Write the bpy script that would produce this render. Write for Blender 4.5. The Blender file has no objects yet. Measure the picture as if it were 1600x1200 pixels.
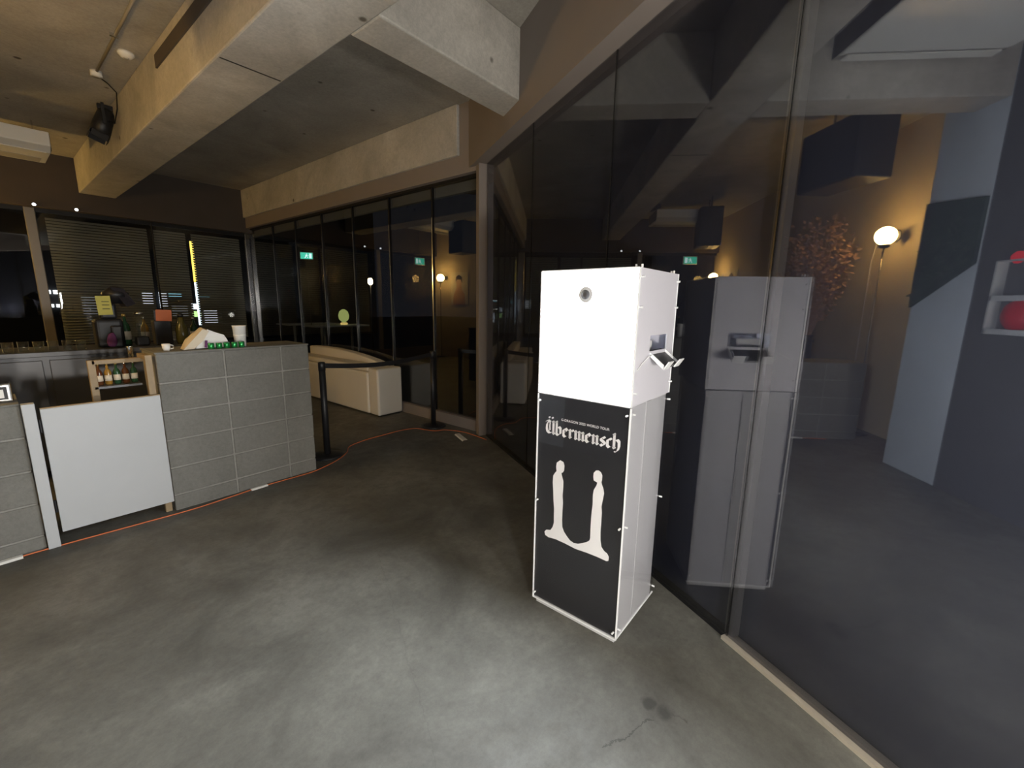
import bpy, bmesh, math, random
from mathutils import Vector, Matrix
random.seed(7)
SC = bpy.context.scene
COL = SC.collection
# World axes: X runs along the bar front towards the far glass wall, Y runs along the far glass wall.
# ------------------------------------------------------------------ camera
CAM_H = 1.547
cam = bpy.data.cameras.new('camera'); cam.sensor_fit = 'HORIZONTAL'; cam.sensor_width = 36
cam.lens = 669.64 * 36 / 1600; cam.clip_start = 0.05; cam.clip_end = 300
camo = bpy.data.objects.new('camera', cam); COL.objects.link(camo)
r = Vector((0.631, -0.775, 0.0153)); u = Vector((0.1325, 0.1275, 0.983)); f = Vector((0.764, 0.619, -0.182))
f.normalize(); r = (r - f * r.dot(f)).normalized(); u = r.cross(f)
camo.matrix_world = Matrix(((r.x, u.x, -f.x, 0), (r.y, u.y, -f.y, 0), (r.z, u.z, -f.z, CAM_H), (0, 0, 0, 1)))
SC.camera = camo
# ------------------------------------------------------------------ world: dim night sky
wd = bpy.data.worlds.new('night'); SC.world = wd; wd.use_nodes = True
bg = wd.node_tree.nodes['Background']; bg.inputs[0].default_value = (0.6, 0.65, 0.82, 1); bg.inputs[1].default_value = 0.016
SC.cycles.max_bounces = 9; SC.cycles.transparent_max_bounces = 16
SC.view_settings.view_transform = 'Standard'; SC.view_settings.look = 'None'
SC.view_settings.exposure = 0.0; SC.view_settings.gamma = 1.0; SC.view_settings.use_curve_mapping = False
LED_POWER = 114.0          # radiance of the booth's light panel
GLOBE_POWER = 145.0        # radiance of the warm globe lamps
FILL_POWER = 480.0         # radiance of the unseen fill globes added behind the camera

# ------------------------------------------------------------------ materials
MATS = {}
def nodes_of(name):
    m = bpy.data.materials.new(name); m.use_nodes = True; m.node_tree.nodes.clear(); MATS[name] = m
    return m, m.node_tree.nodes, m.node_tree.links
def plain(name, col, rough=0.6, metal=0.0, noise=0.12, scale=8.0, bump=0.0, spec=0.5, coat=0.0):
    m, N, L = nodes_of(name)
    out = N.new('ShaderNodeOutputMaterial'); b = N.new('ShaderNodeBsdfPrincipled'); L.new(b.outputs[0], out.inputs[0])
    b.inputs['Roughness'].default_value = rough; b.inputs['Metallic'].default_value = metal
    b.inputs['Specular IOR Level'].default_value = spec; b.inputs['Coat Weight'].default_value = coat
    tc = N.new('ShaderNodeTexCoord'); nz = N.new('ShaderNodeTexNoise'); nz.inputs['Scale'].default_value = scale; nz.inputs['Detail'].default_value = 5
    L.new(tc.outputs['Object'], nz.inputs['Vector'])
    mx = N.new('ShaderNodeMix'); mx.data_type = 'RGBA'
    mx.inputs[6].default_value = (*[max(0, c * (1 - noise)) for c in col], 1); mx.inputs[7].default_value = (*[min(1, c * (1 + noise)) for c in col], 1)
    L.new(nz.outputs[0], mx.inputs[0]); L.new(mx.outputs[2], b.inputs['Base Color'])
    if bump:
        bp = N.new('ShaderNodeBump'); bp.inputs['Strength'].default_value = bump; bp.inputs['Distance'].default_value = 0.01
        L.new(nz.outputs[0], bp.inputs['Height']); L.new(bp.outputs[0], b.inputs['Normal'])
    return m
def concrete(name, c1, c2, c3, rough=0.85, big=0.6, holes=True, bump=0.35, spec=0.3, rough2=None, marks=False):
    m, N, L = nodes_of(name)
    out = N.new('ShaderNodeOutputMaterial'); b = N.new('ShaderNodeBsdfPrincipled'); L.new(b.outputs[0], out.inputs[0])
    b.inputs['Specular IOR Level'].default_value = spec
    tc = N.new('ShaderNodeTexCoord')
    n1 = N.new('ShaderNodeTexNoise'); n1.inputs['Scale'].default_value = big; n1.inputs['Detail'].default_value = 8; n1.inputs['Roughness'].default_value = 0.62; n1.inputs['Distortion'].default_value = 0.6
    n2 = N.new('ShaderNodeTexNoise'); n2.inputs['Scale'].default_value = 9; n2.inputs['Detail'].default_value = 9; n2.inputs['Roughness'].default_value = 0.7
    n3 = N.new('ShaderNodeTexNoise'); n3.inputs['Scale'].default_value = 34; n3.inputs['Detail'].default_value = 10; n3.inputs['Roughness'].default_value = 0.85
    for n in (n1, n2, n3): L.new(tc.outputs['Object'], n.inputs['Vector'])
    r1 = N.new('ShaderNodeValToRGB'); r1.color_ramp.elements[0].position = 0.32; r1.color_ramp.elements[1].position = 0.68
    r1.color_ramp.elements[0].color = (*c1, 1); r1.color_ramp.elements[1].color = (*c2, 1); L.new(n1.outputs[0], r1.inputs[0])
    mx = N.new('ShaderNodeMix'); mx.data_type = 'RGBA'; mx.blend_type = 'MIX'
    r2 = N.new('ShaderNodeMapRange'); r2.inputs[1].default_value = 0.42; r2.inputs[2].default_value = 0.75; r2.inputs[4].default_value = 0.75
    L.new(n2.outputs[0], r2.inputs[0]); L.new(r2.outputs[0], mx.inputs[0]); L.new(r1.outputs[0], mx.inputs[6]); mx.inputs[7].default_value = (*c3, 1)
    col = mx.outputs[2]
    sp = N.new('ShaderNodeMix'); sp.data_type = 'RGBA'; sp.blend_type = 'MULTIPLY'; sp.inputs[0].default_value = 0.42
    L.new(col, sp.inputs[6]); rs = N.new('ShaderNodeValToRGB'); rs.color_ramp.elements[0].position = 0.36; rs.color_ramp.elements[1].position = 0.60
    rs.color_ramp.elements[0].color = (0.45, 0.45, 0.45, 1); L.new(n3.outputs[0], rs.inputs[0]); L.new(rs.outputs[0], sp.inputs[7]); col = sp.outputs[2]
    if holes:
        vo = N.new('ShaderNodeTexVoronoi'); vo.inputs['Scale'].default_value = 2.3; vo.inputs['Randomness'].default_value = 1.0
        L.new(tc.outputs['Object'], vo.inputs['Vector'])
        mr = N.new('ShaderNodeMapRange'); mr.inputs[1].default_value = 0.045; mr.inputs[2].default_value = 0.075; L.new(vo.outputs['Distance'], mr.inputs[0])
        hm = N.new('ShaderNodeMix'); hm.data_type = 'RGBA'; hm.inputs[6].default_value = (c1[0] * 0.35, c1[1] * 0.33, c1[2] * 0.3, 1)
        L.new(mr.outputs[0], hm.inputs[0]); L.new(col, hm.inputs[7]); col = hm.outputs[2]
    if marks:
        sx = N.new('ShaderNodeSeparateXYZ'); L.new(tc.outputs['Object'], sx.inputs[0])
        def M2(op, a_, b_=None, c_=None):
            n_ = N.new('ShaderNodeMath'); n_.operation = op
            for i_, q in enumerate((a_, b_, c_)):
                if q is None: continue
                if isinstance(q, (int, float)): n_.inputs[i_].default_value = q
                else: L.new(q, n_.inputs[i_])
            return n_.outputs[0]
        wob = M2('MULTIPLY_ADD', n2.outputs[0], 0.09, -0.045)
        def line(x0, y0, x1, y1, w, dark):
            dx, dy = x1 - x0, y1 - y0; ln_ = math.hypot(dx, dy); dx /= ln_; dy /= ln_
            al = M2('ADD', M2('MULTIPLY', M2('SUBTRACT', sx.outputs[0], x0), dx), M2('MULTIPLY', M2('SUBTRACT', sx.outputs[1], y0), dy))
            ac = M2('ADD', M2('SUBTRACT', M2('MULTIPLY', M2('SUBTRACT', sx.outputs[0], x0), -dy), M2('MULTIPLY', M2('SUBTRACT', sx.outputs[1], y0), -dx)), wob)
            near_ = M2('LESS_THAN', M2('ABSOLUTE', ac), w); m_ = M2('MULTIPLY', near_, M2('MULTIPLY', M2('GREATER_THAN', al, 0.0), M2('LESS_THAN', al, ln_)))
            return M2('MULTIPLY', m_, dark)
        def spot(x0, y0, r_, dark):
            d_ = M2('SQRT', M2('ADD', M2('POWER', M2('SUBTRACT', sx.outputs[0], x0), 2.0), M2('POWER', M2('SUBTRACT', sx.outputs[1], y0), 2.0)))
            d_ = M2('ADD', d_, M2('MULTIPLY', wob, 0.9))
            q = N.new('ShaderNodeMapRange'); q.inputs[1].default_value = r_ * 0.5; q.inputs[2].default_value = r_; q.inputs[3].default_value = dark; q.inputs[4].default_value = 0.0
            L.new(d_, q.inputs[0]); return q.outputs[0]
        tot = None
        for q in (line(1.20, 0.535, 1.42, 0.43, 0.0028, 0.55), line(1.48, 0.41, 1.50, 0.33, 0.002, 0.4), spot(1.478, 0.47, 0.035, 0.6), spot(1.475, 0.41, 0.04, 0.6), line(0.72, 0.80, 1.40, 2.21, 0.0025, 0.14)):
            tot = q if tot is None else M2('MAXIMUM', tot, q)
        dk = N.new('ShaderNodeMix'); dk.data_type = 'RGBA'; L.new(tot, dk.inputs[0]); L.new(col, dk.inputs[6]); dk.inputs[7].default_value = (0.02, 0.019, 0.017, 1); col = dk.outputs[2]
    L.new(col, b.inputs['Base Color'])
    if rough2 is None: b.inputs['Roughness'].default_value = rough
    else:
        rr = N.new('ShaderNodeMapRange'); rr.inputs[1].default_value = 0.3; rr.inputs[2].default_value = 0.7; rr.inputs[3].default_value = rough; rr.inputs[4].default_value = rough2
        L.new(n2.outputs[0], rr.inputs[0]); L.new(rr.outputs[0], b.inputs['Roughness'])
    bp = N.new('ShaderNodeBump'); bp.inputs['Strength'].default_value = bump; bp.inputs['Distance'].default_value = 0.004
    L.new(n3.outputs[0], bp.inputs['Height']); L.new(bp.outputs[0], b.inputs['Normal'])
    return m
def emit(name, col, power, noise=0.0):
    m, N, L = nodes_of(name)
    out = N.new('ShaderNodeOutputMaterial'); e = N.new('ShaderNodeEmission'); L.new(e.outputs[0], out.inputs[0])
    e.inputs[0].default_value = (*col, 1); e.inputs[1].default_value = power
    return m
def glass(name, tint, r0, rough=0.0):
    m, N, L = nodes_of(name)
    out = N.new('ShaderNodeOutputMaterial'); mx = N.new('ShaderNodeMixShader'); L.new(mx.outputs[0], out.inputs[0])
    t = N.new('ShaderNodeBsdfTransparent'); t.inputs[0].default_value = (*tint, 1)
    g = N.new('ShaderNodeBsdfGlossy'); g.inputs[0].default_value = (1, 1, 1, 1); g.inputs['Roughness'].default_value = rough
    lw = N.new('ShaderNodeLayerWeight'); pw = N.new('ShaderNodeMath'); pw.operation = 'POWER'; pw.inputs[1].default_value = 5.0
    lw.inputs[0].default_value = 0.5
    L.new(lw.outputs['Facing'], pw.inputs[0])
    ma = N.new('ShaderNodeMath'); ma.operation = 'MULTIPLY_ADD'; ma.inputs[1].default_value = 1 - r0; ma.inputs[2].default_value = r0
    L.new(pw.outputs[0], ma.inputs[0]); L.new(ma.outputs[0], mx.inputs[0]); L.new(t.outputs[0], mx.inputs[1]); L.new(g.outputs[0], mx.inputs[2])
    return m
def translucent(name, col, trans, rough=0.4):
    m, N, L = nodes_of(name)
    out = N.new('ShaderNodeOutputMaterial'); mx = N.new('ShaderNodeMixShader'); L.new(mx.outputs[0], out.inputs[0])
    b = N.new('ShaderNodeBsdfPrincipled'); b.inputs['Base Color'].default_value = (*col, 1); b.inputs['Roughness'].default_value = rough
    t = N.new('ShaderNodeBsdfTranslucent'); t.inputs[0].default_value = (*col, 1)
    mx.inputs[0].default_value = trans; L.new(b.outputs[0], mx.inputs[1]); L.new(t.outputs[0], mx.inputs[2])
    return m

concrete('ceiling_concrete', (0.29, 0.27, 0.235), (0.52, 0.49, 0.435), (0.37, 0.35, 0.315), big=0.8)
concrete('beam_concrete', (0.40, 0.375, 0.335), (0.66, 0.63, 0.57), (0.46, 0.44, 0.395), big=1.3)
concrete('block_concrete', (0.165, 0.162, 0.145), (0.235, 0.228, 0.205), (0.19, 0.183, 0.165), big=1.6, holes=False, bump=0.6)
concrete('mortar', (0.26, 0.255, 0.23), (0.34, 0.33, 0.30), (0.3, 0.29, 0.265), big=3, holes=False)
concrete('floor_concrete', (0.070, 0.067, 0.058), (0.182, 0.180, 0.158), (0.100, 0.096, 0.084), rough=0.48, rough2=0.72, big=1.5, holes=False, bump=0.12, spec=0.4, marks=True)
plain('brown_paint', (0.23, 0.195, 0.175), 0.75, noise=0.08, scale=3, bump=0.05)
plain('dark_brown_paint', (0.075, 0.06, 0.05), 0.8, noise=0.15, scale=3)
plain('dark_wall', (0.085, 0.085, 0.088), 0.8, noise=0.1, scale=4, bump=0.1)
plain('night_wall', (0.068, 0.072, 0.095), 0.85, noise=0.05, scale=2)
plain('pillar_grey', (0.55, 0.60, 0.66), 0.7, noise=0.05, scale=3)
plain('lamp_wall', (0.58, 0.48, 0.32), 0.8, noise=0.12, scale=2)
plain('frame_metal', (0.22, 0.205, 0.19), 0.4, metal=0.3, noise=0.05)
plain('dark_metal', (0.02, 0.02, 0.022), 0.45, metal=0.6, noise=0.05)
plain('chrome', (0.75, 0.75, 0.75), 0.15, metal=1.0, noise=0.03)
plain('dark_chrome', (0.16, 0.16, 0.17), 0.16, metal=1.0, noise=0.03)
plain('brass_strip', (0.48, 0.43, 0.35), 0.45, metal=0.4, noise=0.1, scale=20)
plain('white_board', (0.45, 0.46, 0.47), 0.5, noise=0.03)
plain('white_plastic', (0.75, 0.74, 0.70), 0.45, noise=0.03)
plain('cream_leather', (0.68, 0.64, 0.57), 0.5, noise=0.04, scale=4, bump=0.1)
plain('black_plastic', (0.012, 0.012, 0.014), 0.45, noise=0.2)
plain('black_mesh', (0.006, 0.006, 0.008), 0.7, noise=0.2, scale=60)
plain('poster_black', (0.022, 0.022, 0.024), 0.35, noise=0.05)
plain('poster_white', (0.92, 0.91, 0.89), 0.5, noise=0.01)
plain('side_grey', (0.55, 0.55, 0.565), 0.35, noise=0.02, coat=0.4)
plain('side_band', (0.52, 0.52, 0.53), 0.4, noise=0.02)
plain('acrylic_edge', (0.85, 0.86, 0.88), 0.25, noise=0.01)
plain('tan_wood', (0.30, 0.215, 0.12), 0.6, noise=0.3, scale=14)
plain('pale_paper', (0.66, 0.57, 0.43), 0.8, noise=0.06)
plain('white_paper', (0.78, 0.76, 0.72), 0.8, noise=0.03)
plain('yellow_note', (0.50, 0.47, 0.12), 0.8, noise=0.05)
plain('orange_note', (0.50, 0.15, 0.07), 0.8, noise=0.05)
plain('note_ink', (0.05, 0.05, 0.04), 0.8, noise=0.05)
plain('green_can', (0.03, 0.30, 0.08), 0.25, metal=0.6, noise=0.05)
plain('orange_cable', (0.62, 0.16, 0.05), 0.5, noise=0.08)
plain('purple_cloth', (0.13, 0.035, 0.12), 0.9, noise=0.3)
plain('dark_cloth', (0.012, 0.010, 0.016), 0.9, noise=0.3)
plain('steel_dark', (0.10, 0.10, 0.105), 0.4, metal=0.5, noise=0.1)
plain('bottle_brown', (0.10, 0.035, 0.012), 0.12, noise=0.1)
plain('bottle_green', (0.02, 0.06, 0.025), 0.12, noise=0.1)
plain('bottle_amber', (0.30, 0.16, 0.03), 0.15, noise=0.1)
plain('olive_glass', (0.10, 0.09, 0.025), 0.2, noise=0.1)
plain('gold_cap', (0.60, 0.43, 0.15), 0.3, metal=0.9, noise=0.05)
plain('foliage', (0.045, 0.075, 0.05), 0.7, noise=0.6, scale=14)
plain('dry_twig', (0.34, 0.20, 0.12), 0.8, noise=0.3)
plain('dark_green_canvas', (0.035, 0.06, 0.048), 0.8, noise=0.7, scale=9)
plain('fire_red', (0.55, 0.015, 0.03), 0.4, noise=0.05)
plain('portrait_skin', (0.55, 0.33, 0.2), 0.7, noise=0.1)
plain('portrait_pale', (0.62, 0.55, 0.42), 0.7, noise=0.15, scale=3)
plain('blind_grey', (0.34, 0.34, 0.30), 0.6, noise=0.05)
plain('valance', (0.40, 0.38, 0.35), 0.7, noise=0.05)
plain('ground_dark', (0.03, 0.03, 0.033), 0.8, noise=0.3, scale=2)
plain('far_facade', (0.02, 0.022, 0.026), 0.9, noise=0.2, scale=1)
plain('crack_dark', (0.03, 0.028, 0.025), 0.9, noise=0.2)
plain('pale_mark', (0.36, 0.35, 0.31), 0.8, noise=0.2)
glass('dark_glass', (0.72, 0.73, 0.77), 0.10)
glass('back_glass', (0.72, 0.74, 0.76), 0.09)
glass('bar_glass', (0.92, 0.93, 0.92), 0.04)
glass('clear_glass', (0.93, 0.95, 0.95), 0.05)
glass('clear_acrylic', (0.97, 0.97, 0.98), 0.02)
translucent('booth_shell', (0.61, 0.60, 0.66), 0.07)
translucent('led_backing', (0.8, 0.8, 0.82), 0.22)
emit('led_white', (0.88, 0.94, 1.0), LED_POWER)
emit('globe_warm', (1.0, 0.62, 0.18), GLOBE_POWER)
emit('fill_globe', (1.0, 0.95, 0.86), FILL_POWER)
emit('exit_green', (0.10, 0.85, 0.55), 1.6)
emit('exit_white', (0.75, 1.0, 0.95), 2.5)
emit('sign_yellow', (1.0, 0.72, 0.12), 2.4)
emit('sign_white', (0.75, 0.9, 1.0), 3.0)
emit('window_white', (0.85, 0.92, 1.0), 1.6)
emit('window_cyan', (0.35, 0.85, 1.0), 1.4)
emit('window_green', (0.6, 1.0, 0.35), 1.4)
emit('window_dim', (0.8, 0.85, 0.9), 0.35)
emit('pear_lamp', (0.62, 0.68, 0.20), 0.85)
emit('terrace_amber', (1.0, 0.72, 0.35), 40.0)
emit('amber_lamp', (1.0, 0.7, 0.2), 1.2)
emit('red_lamp', (1.0, 0.04, 0.06), 1.6)
emit('pin_light', (0.95, 0.97, 1.0), 4.0)

# ------------------------------------------------------------------ mesh helpers
class MB:
    def __init__(self): self.v = []; self.f = []
    def add(self, vs, fs):
        o = len(self.v); self.v += [tuple(v) for v in vs]; self.f += [tuple(i + o for i in f) for f in fs]; return self
    def box(self, x0, x1, y0, y1, z0, z1, M=None):
        vs = [Vector((x, y, z)) for z in (z0, z1) for y in (y0, y1) for x in (x0, x1)]
        if M is not None: vs = [M @ v for v in vs]
        return self.add(vs, [(0, 2, 3, 1), (4, 5, 7, 6), (0, 1, 5, 4), (2, 6, 7, 3), (0, 4, 6, 2), (1, 3, 7, 5)])
    def cyl(self, p, q, r1, r2=None, n=12, caps=True):
        p = Vector(p); q = Vector(q); r2 = r1 if r2 is None else r2
        d = (q - p).normalized(); a = d.orthogonal().normalized(); b = d.cross(a)
        vs = [c + (a * math.cos(2 * math.pi * i / n) + b * math.sin(2 * math.pi * i / n)) * rr for c, rr in ((p, r1), (q, r2)) for i in range(n)]
        fs = [(i, (i + 1) % n, n + (i + 1) % n, n + i) for i in range(n)]
        if caps: fs += [tuple(range(n - 1, -1, -1)), tuple(range(n, 2 * n))]
        return self.add(vs, fs)
    def tube(self, pts, r, n=8):
        pts = [Vector(p) for p in pts]; rings = []
        up = Vector((0, 0, 1))
        for i, p in enumerate(pts):
            d = (pts[min(i + 1, len(pts) - 1)] - pts[max(i - 1, 0)]).normalized()
            a = d.cross(up); a = a.normalized() if a.length > 1e-3 else Vector((1, 0, 0)); b = d.cross(a)
            rr = r[i] if isinstance(r, (list, tuple)) else r
            rings.append([p + (a * math.cos(2 * math.pi * k / n) + b * math.sin(2 * math.pi * k / n)) * rr for k in range(n)])
        vs = [v for rg in rings for v in rg]; fs = []
        for i in range(len(pts) - 1):
            for k in range(n): fs.append((i * n + k, i * n + (k + 1) % n, (i + 1) * n + (k + 1) % n, (i + 1) * n + k))
        fs += [tuple(range(n - 1, -1, -1)), tuple(range((len(pts) - 1) * n, len(pts) * n))]
        return self.add(vs, fs)
    def lathe(self, prof, c=(0, 0, 0), n=16, M=None):
        c = Vector(c); vs = []; fs = []
        for (rr, z) in prof:
            for k in range(n):
                t = 2 * math.pi * k / n; v = Vector((rr * math.cos(t), rr * math.sin(t), z))
                vs.append((M @ v if M is not None else v) + c)
        for i in range(len(prof) - 1):
            for k in range(n): fs.append((i * n + k, i * n + (k + 1) % n, (i + 1) * n + (k + 1) % n, (i + 1) * n + k))
        fs += [tuple(range(n - 1, -1, -1)), tuple(range((len(prof) - 1) * n, len(prof) * n))]
        return self.add(vs, fs)
    def prism(self, poly, fn, t0, t1):
        n = len(poly)
        vs = [fn(x, y, t0) for x, y in poly] + [fn(x, y, t1) for x, y in poly]
        return self.add(vs, [tuple(range(n - 1, -1, -1)), tuple(range(n, 2 * n))] + [(i, (i + 1) % n, n + (i + 1) % n, n + i) for i in range(n)])
    def mesh(self, name):
        me = bpy.data.meshes.new(name); me.from_pydata(self.v, [], self.f); me.validate()
        bm = bmesh.new(); bm.from_mesh(me); bmesh.ops.recalc_face_normals(bm, faces=bm.faces); bm.to_mesh(me); bm.free()
        return me
    def build(self, name, mat, parent=None, smooth=False, bevel=0.0, seg=2, subsurf=0):
        return link(name, self.mesh(name), mat, parent, smooth, bevel, seg, subsurf)
def link(name, me, mat, parent=None, smooth=False, bevel=0.0, seg=2, subsurf=0):
    if mat and not me.materials: me.materials.append(MATS[mat])
    if smooth:
        for p in me.polygons: p.use_smooth = True
    o = bpy.data.objects.new(name, me); COL.objects.link(o)
    if parent is not None:
        o.parent = parent; o.matrix_parent_inverse = Matrix.Translation(parent.location).inverted() if parent.get('_w') else Matrix()
    if bevel:
        md = o.modifiers.new('bevel', 'BEVEL'); md.width = bevel; md.segments = seg; md.limit_method = 'ANGLE'
    if subsurf:
        md = o.modifiers.new('sub', 'SUBSURF'); md.levels = subsurf; md.render_levels = subsurf
    return o
def tag(o, label, cat=None, group=None, kind=None):
    o['label'] = label
    if cat: o['category'] = cat
    if group: o['group'] = group
    if kind: o['kind'] = kind
    return o
def thing(name, label, cat, loc=(0, 0, 0), rz=0.0, group=None, kind=None):
    e = bpy.data.objects.new(name, None); COL.objects.link(e); e.empty_display_size = 0.05
    e.location = loc; e.rotation_euler = (0, 0, rz)
    return tag(e, label, cat, group, kind)
def shape(name, label, mb, mat, cat=None, kind='structure', **k): return tag(mb.build(name, mat, None, **k), label, cat, None, kind)
def copy_tree(o, loc, rz=None, label=None):
    c = o.copy(); COL.objects.link(c); c.location = loc
    if rz is not None: c.rotation_euler = (0, 0, rz)
    if label: c['label'] = label
    for ch in o.children:
        d = ch.copy(); COL.objects.link(d); d.parent = c
        for g in ch.children:
            e = g.copy(); COL.objects.link(e); e.parent = d
    return c

# ------------------------------------------------------------------ room shell
ZC, ZB = 3.70, 3.18            # ceiling, underside of beams
UB = 3.74                      # far glass wall plane (x)
VL = 10.10                     # bar-end glass wall plane (y)
WN = Vector((0.883, -0.469, 0)); WN.normalize(); WD = Vector((-WN.y, WN.x, 0)); WO = 1.65     # slanted right-hand glass wall
S_POST = 4.66
def WP(s, off=0.0, z=0.0): p = WN * (WO + off) + WD * s; return Vector((p.x, p.y, z))
def wall_box(mb, s0, s1, o0, o1, z0, z1):
    vs = [WP(s, o, z) for z in (z0, z1) for o in (o0, o1) for s in (s0, s1)]
    return mb.add(vs, [(0, 2, 3, 1), (4, 5, 7, 6), (0, 1, 5, 4), (2, 6, 7, 3), (0, 4, 6, 2), (1, 3, 7, 5)])
corner = WP(S_POST, 0.0)
near = WP(-5.2, 0.0)
poly = [(-1.3, -5.0), (near.x, -5.0), (near.x, near.y), (corner.x, corner.y), (UB + 0.05, 3.45), (UB + 0.05, VL + 0.1), (-1.3, VL + 0.1)]
shape('floor', 'dark polished concrete floor with cloudy grey stains', MB().prism(poly, lambda x, y, t: (x, y, t), -0.12, 0.0), 'floor_concrete')
cpoly = [(-1.3, -5.0), (near.x, -5.0), (near.x, near.y), (WP(S_POST + 1.3).x, WP(S_POST + 1.3).y), (UB + 0.45, VL + 0.1), (-1.3, VL + 0.1)]
shape('ceiling', 'bare concrete ceiling slab with bolt holes', MB().prism(cpoly, lambda x, y, t: (x, y, t), ZC, ZC + 0.2), 'ceiling_concrete')
# headers
mb = MB(); wall_box(mb, -5.2, S_POST + 1.35, -0.13, 0.30, 3.03, ZC)
shape('wall_right', 'brown painted header above the slanted dark glass', mb, 'brown_paint')
mb = MB(); wall_box(mb, -5.2, S_POST, 0.075, 0.25, -0.10, 3.03)
shape('wall_right_lower', 'dark wall close behind the slanted tinted glass', mb, 'night_wall')
shape('wall_back', 'brown painted header above the folding glass panels', MB().box(UB - 0.10, UB + 0.35, 3.44, VL + 0.05, 2.985, ZC), 'brown_paint')
shape('wall_left', 'dark brown header above the bar-end windows', MB().box(-1.3, UB + 0.1, VL - 0.16, VL + 0.3, 2.90, ZC), 'dark_brown_paint')
shape('wall_bar', 'dim plaster wall beside the bar, behind the floor lamps', MB().box(-1.45, -1.2, 2.9, VL + 0.1, 0, ZC), 'lamp_wall')
shape('wall_rear', 'dark grey wall reflected at the right edge', MB().box(-1.45, -0.55, -5.0, 2.40, 0, ZC), 'dark_wall')
shape('wall_near', 'dark wall at the near end of the hall', MB().box(-1.45, near.x + 0.3, -5.2, -5.0, 0, ZC), 'dark_wall')
shape('wall_pillar', 'light grey square pillar reflected in the dark glass', MB().box(-1.2, -0.55, 2.40, 3.0, 0, ZC), 'pillar_grey', bevel=0.01)
# beams
shape('ceiling_beam', 'long concrete ceiling beam running over the bar', MB().box(1.25, 1.69, -5.0, VL - 0.2, ZB, ZC), 'beam_concrete', bevel=0.012)
b2 = MB().box(1.69, 3.42, 2.40, 2.71, ZB, ZC)
shape('ceiling_beam', 'concrete cross beam ending at the slanted brown wall', b2, 'beam_concrete', bevel=0.012)
shape('ceiling_beam', 'concrete cross beam above the camera side of the hall', MB().box(-0.55, 1.25, 2.40, 2.71, ZB, ZC), 'beam_concrete', bevel=0.012)
shape('ceiling_beam', 'concrete edge beam above the folding glass panels', MB().box(UB - 0.135, UB + 0.1, 3.76, VL - 0.14, ZB, ZC), 'beam_concrete', bevel=0.008)
# form joints on the main beam underside and a dark inlay on its side
shape('trim_1', 'dark form joint across the underside of the long beam', MB().box(1.27, 1.67, 3.64, 3.655, ZB - 0.0015, ZB + 0.01), 'crack_dark')
shape('trim_2', 'brown board set into the side of the long beam', MB().box(1.236, 1.255, 3.1, 5.0, 3.50, 3.60), 'dark_brown_paint')
shape('trim_3', 'grey corner post where the two glass walls meet', MB().box(0, 0.10, -0.055, 0.055, 0.0, 3.03, Matrix.Translation(WP(S_POST + 0.02, -0.03)) @ Matrix.Rotation(math.atan2(WD.y, WD.x), 4, 'Z')), 'brown_paint', bevel=0.006)

# ------------------------------------------------------------------ glass walls
w1 = thing('window_1', 'slanted wall of dark full-height glass mirroring the hall', None, kind='structure')
joints = [-5.2, -2.15, -1.05, 0.10, 1.238, 2.38, 3.52, S_POST]
for i in range(len(joints) - 1):
    mb = MB(); wall_box(mb, joints[i] + 0.006, joints[i + 1] - 0.006, 0.0, 0.010, 0.02, 3.03); mb.build('pane', 'dark_glass', w1)
for s in joints[1:-1]:
    if abs(s - 1.238) < 0.01 or s < 0: mb = MB(); wall_box(mb, s - 0.022, s + 0.022, 0.012, 0.055, 0.02, 3.03); mb.build('mullion', 'frame_metal', w1)
    mb = MB(); wall_box(mb, s - 0.0035, s + 0.0035, -0.0015, 0.010, 0.02, 3.03); mb.build('joint_seal', 'dark_chrome' if abs(s - 1.238) < 0.01 else 'dark_metal', w1)
mb = MB(); wall_box(mb, -5.2, 1.25, -0.02, 0.05, 0.0, 0.018); mb.build('floor_channel', 'brass_strip', w1)
mb = MB(); wall_box(mb, 1.25, S_POST, 0.0, 0.05, 0.0, 0.02); mb.build('floor_channel', 'dark_metal', w1)

w2 = thing('window_2', 'far wall of folding glass panels behind the cream sofa', None, kind='structure')
vs = [3.52, 4.35, 5.25, 6.17, 7.10, 8.03, 8.95, VL - 0.05]
for i in range(len(vs) - 1):
    MB().box(UB, UB + 0.010, vs[i] + 0.012, vs[i + 1] - 0.012, 0.14, 2.96).build('pane', 'back_glass', w2)
for v in vs[1:-1]:
    MB().box(UB - 0.012, UB + 0.022, v - 0.011, v + 0.011, 0.13, 2.96).build('mullion', 'dark_metal', w2)
    MB().box(UB - 0.016, UB - 0.012, v - 0.006, v + 0.006, 0.13, 2.6).build('edge_strip', 'chrome', w2)
MB().box(UB - 0.03, UB + 0.04, 3.50, VL, 2.955, 2.99).build('head_rail', 'dark_metal', w2)
MB().box(UB - 0.05, UB + 0.06, 3.50, VL, 0.0, 0.135).build('sill', 'brown_paint', w2)
for i in range(len(vs) - 1):
    MB().box(UB + 0.05, UB + 0.11, vs[i] + 0.01, vs[i + 1] - 0.01, 2.84, 2.955).build('blind_box', 'valance', w2)

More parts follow.
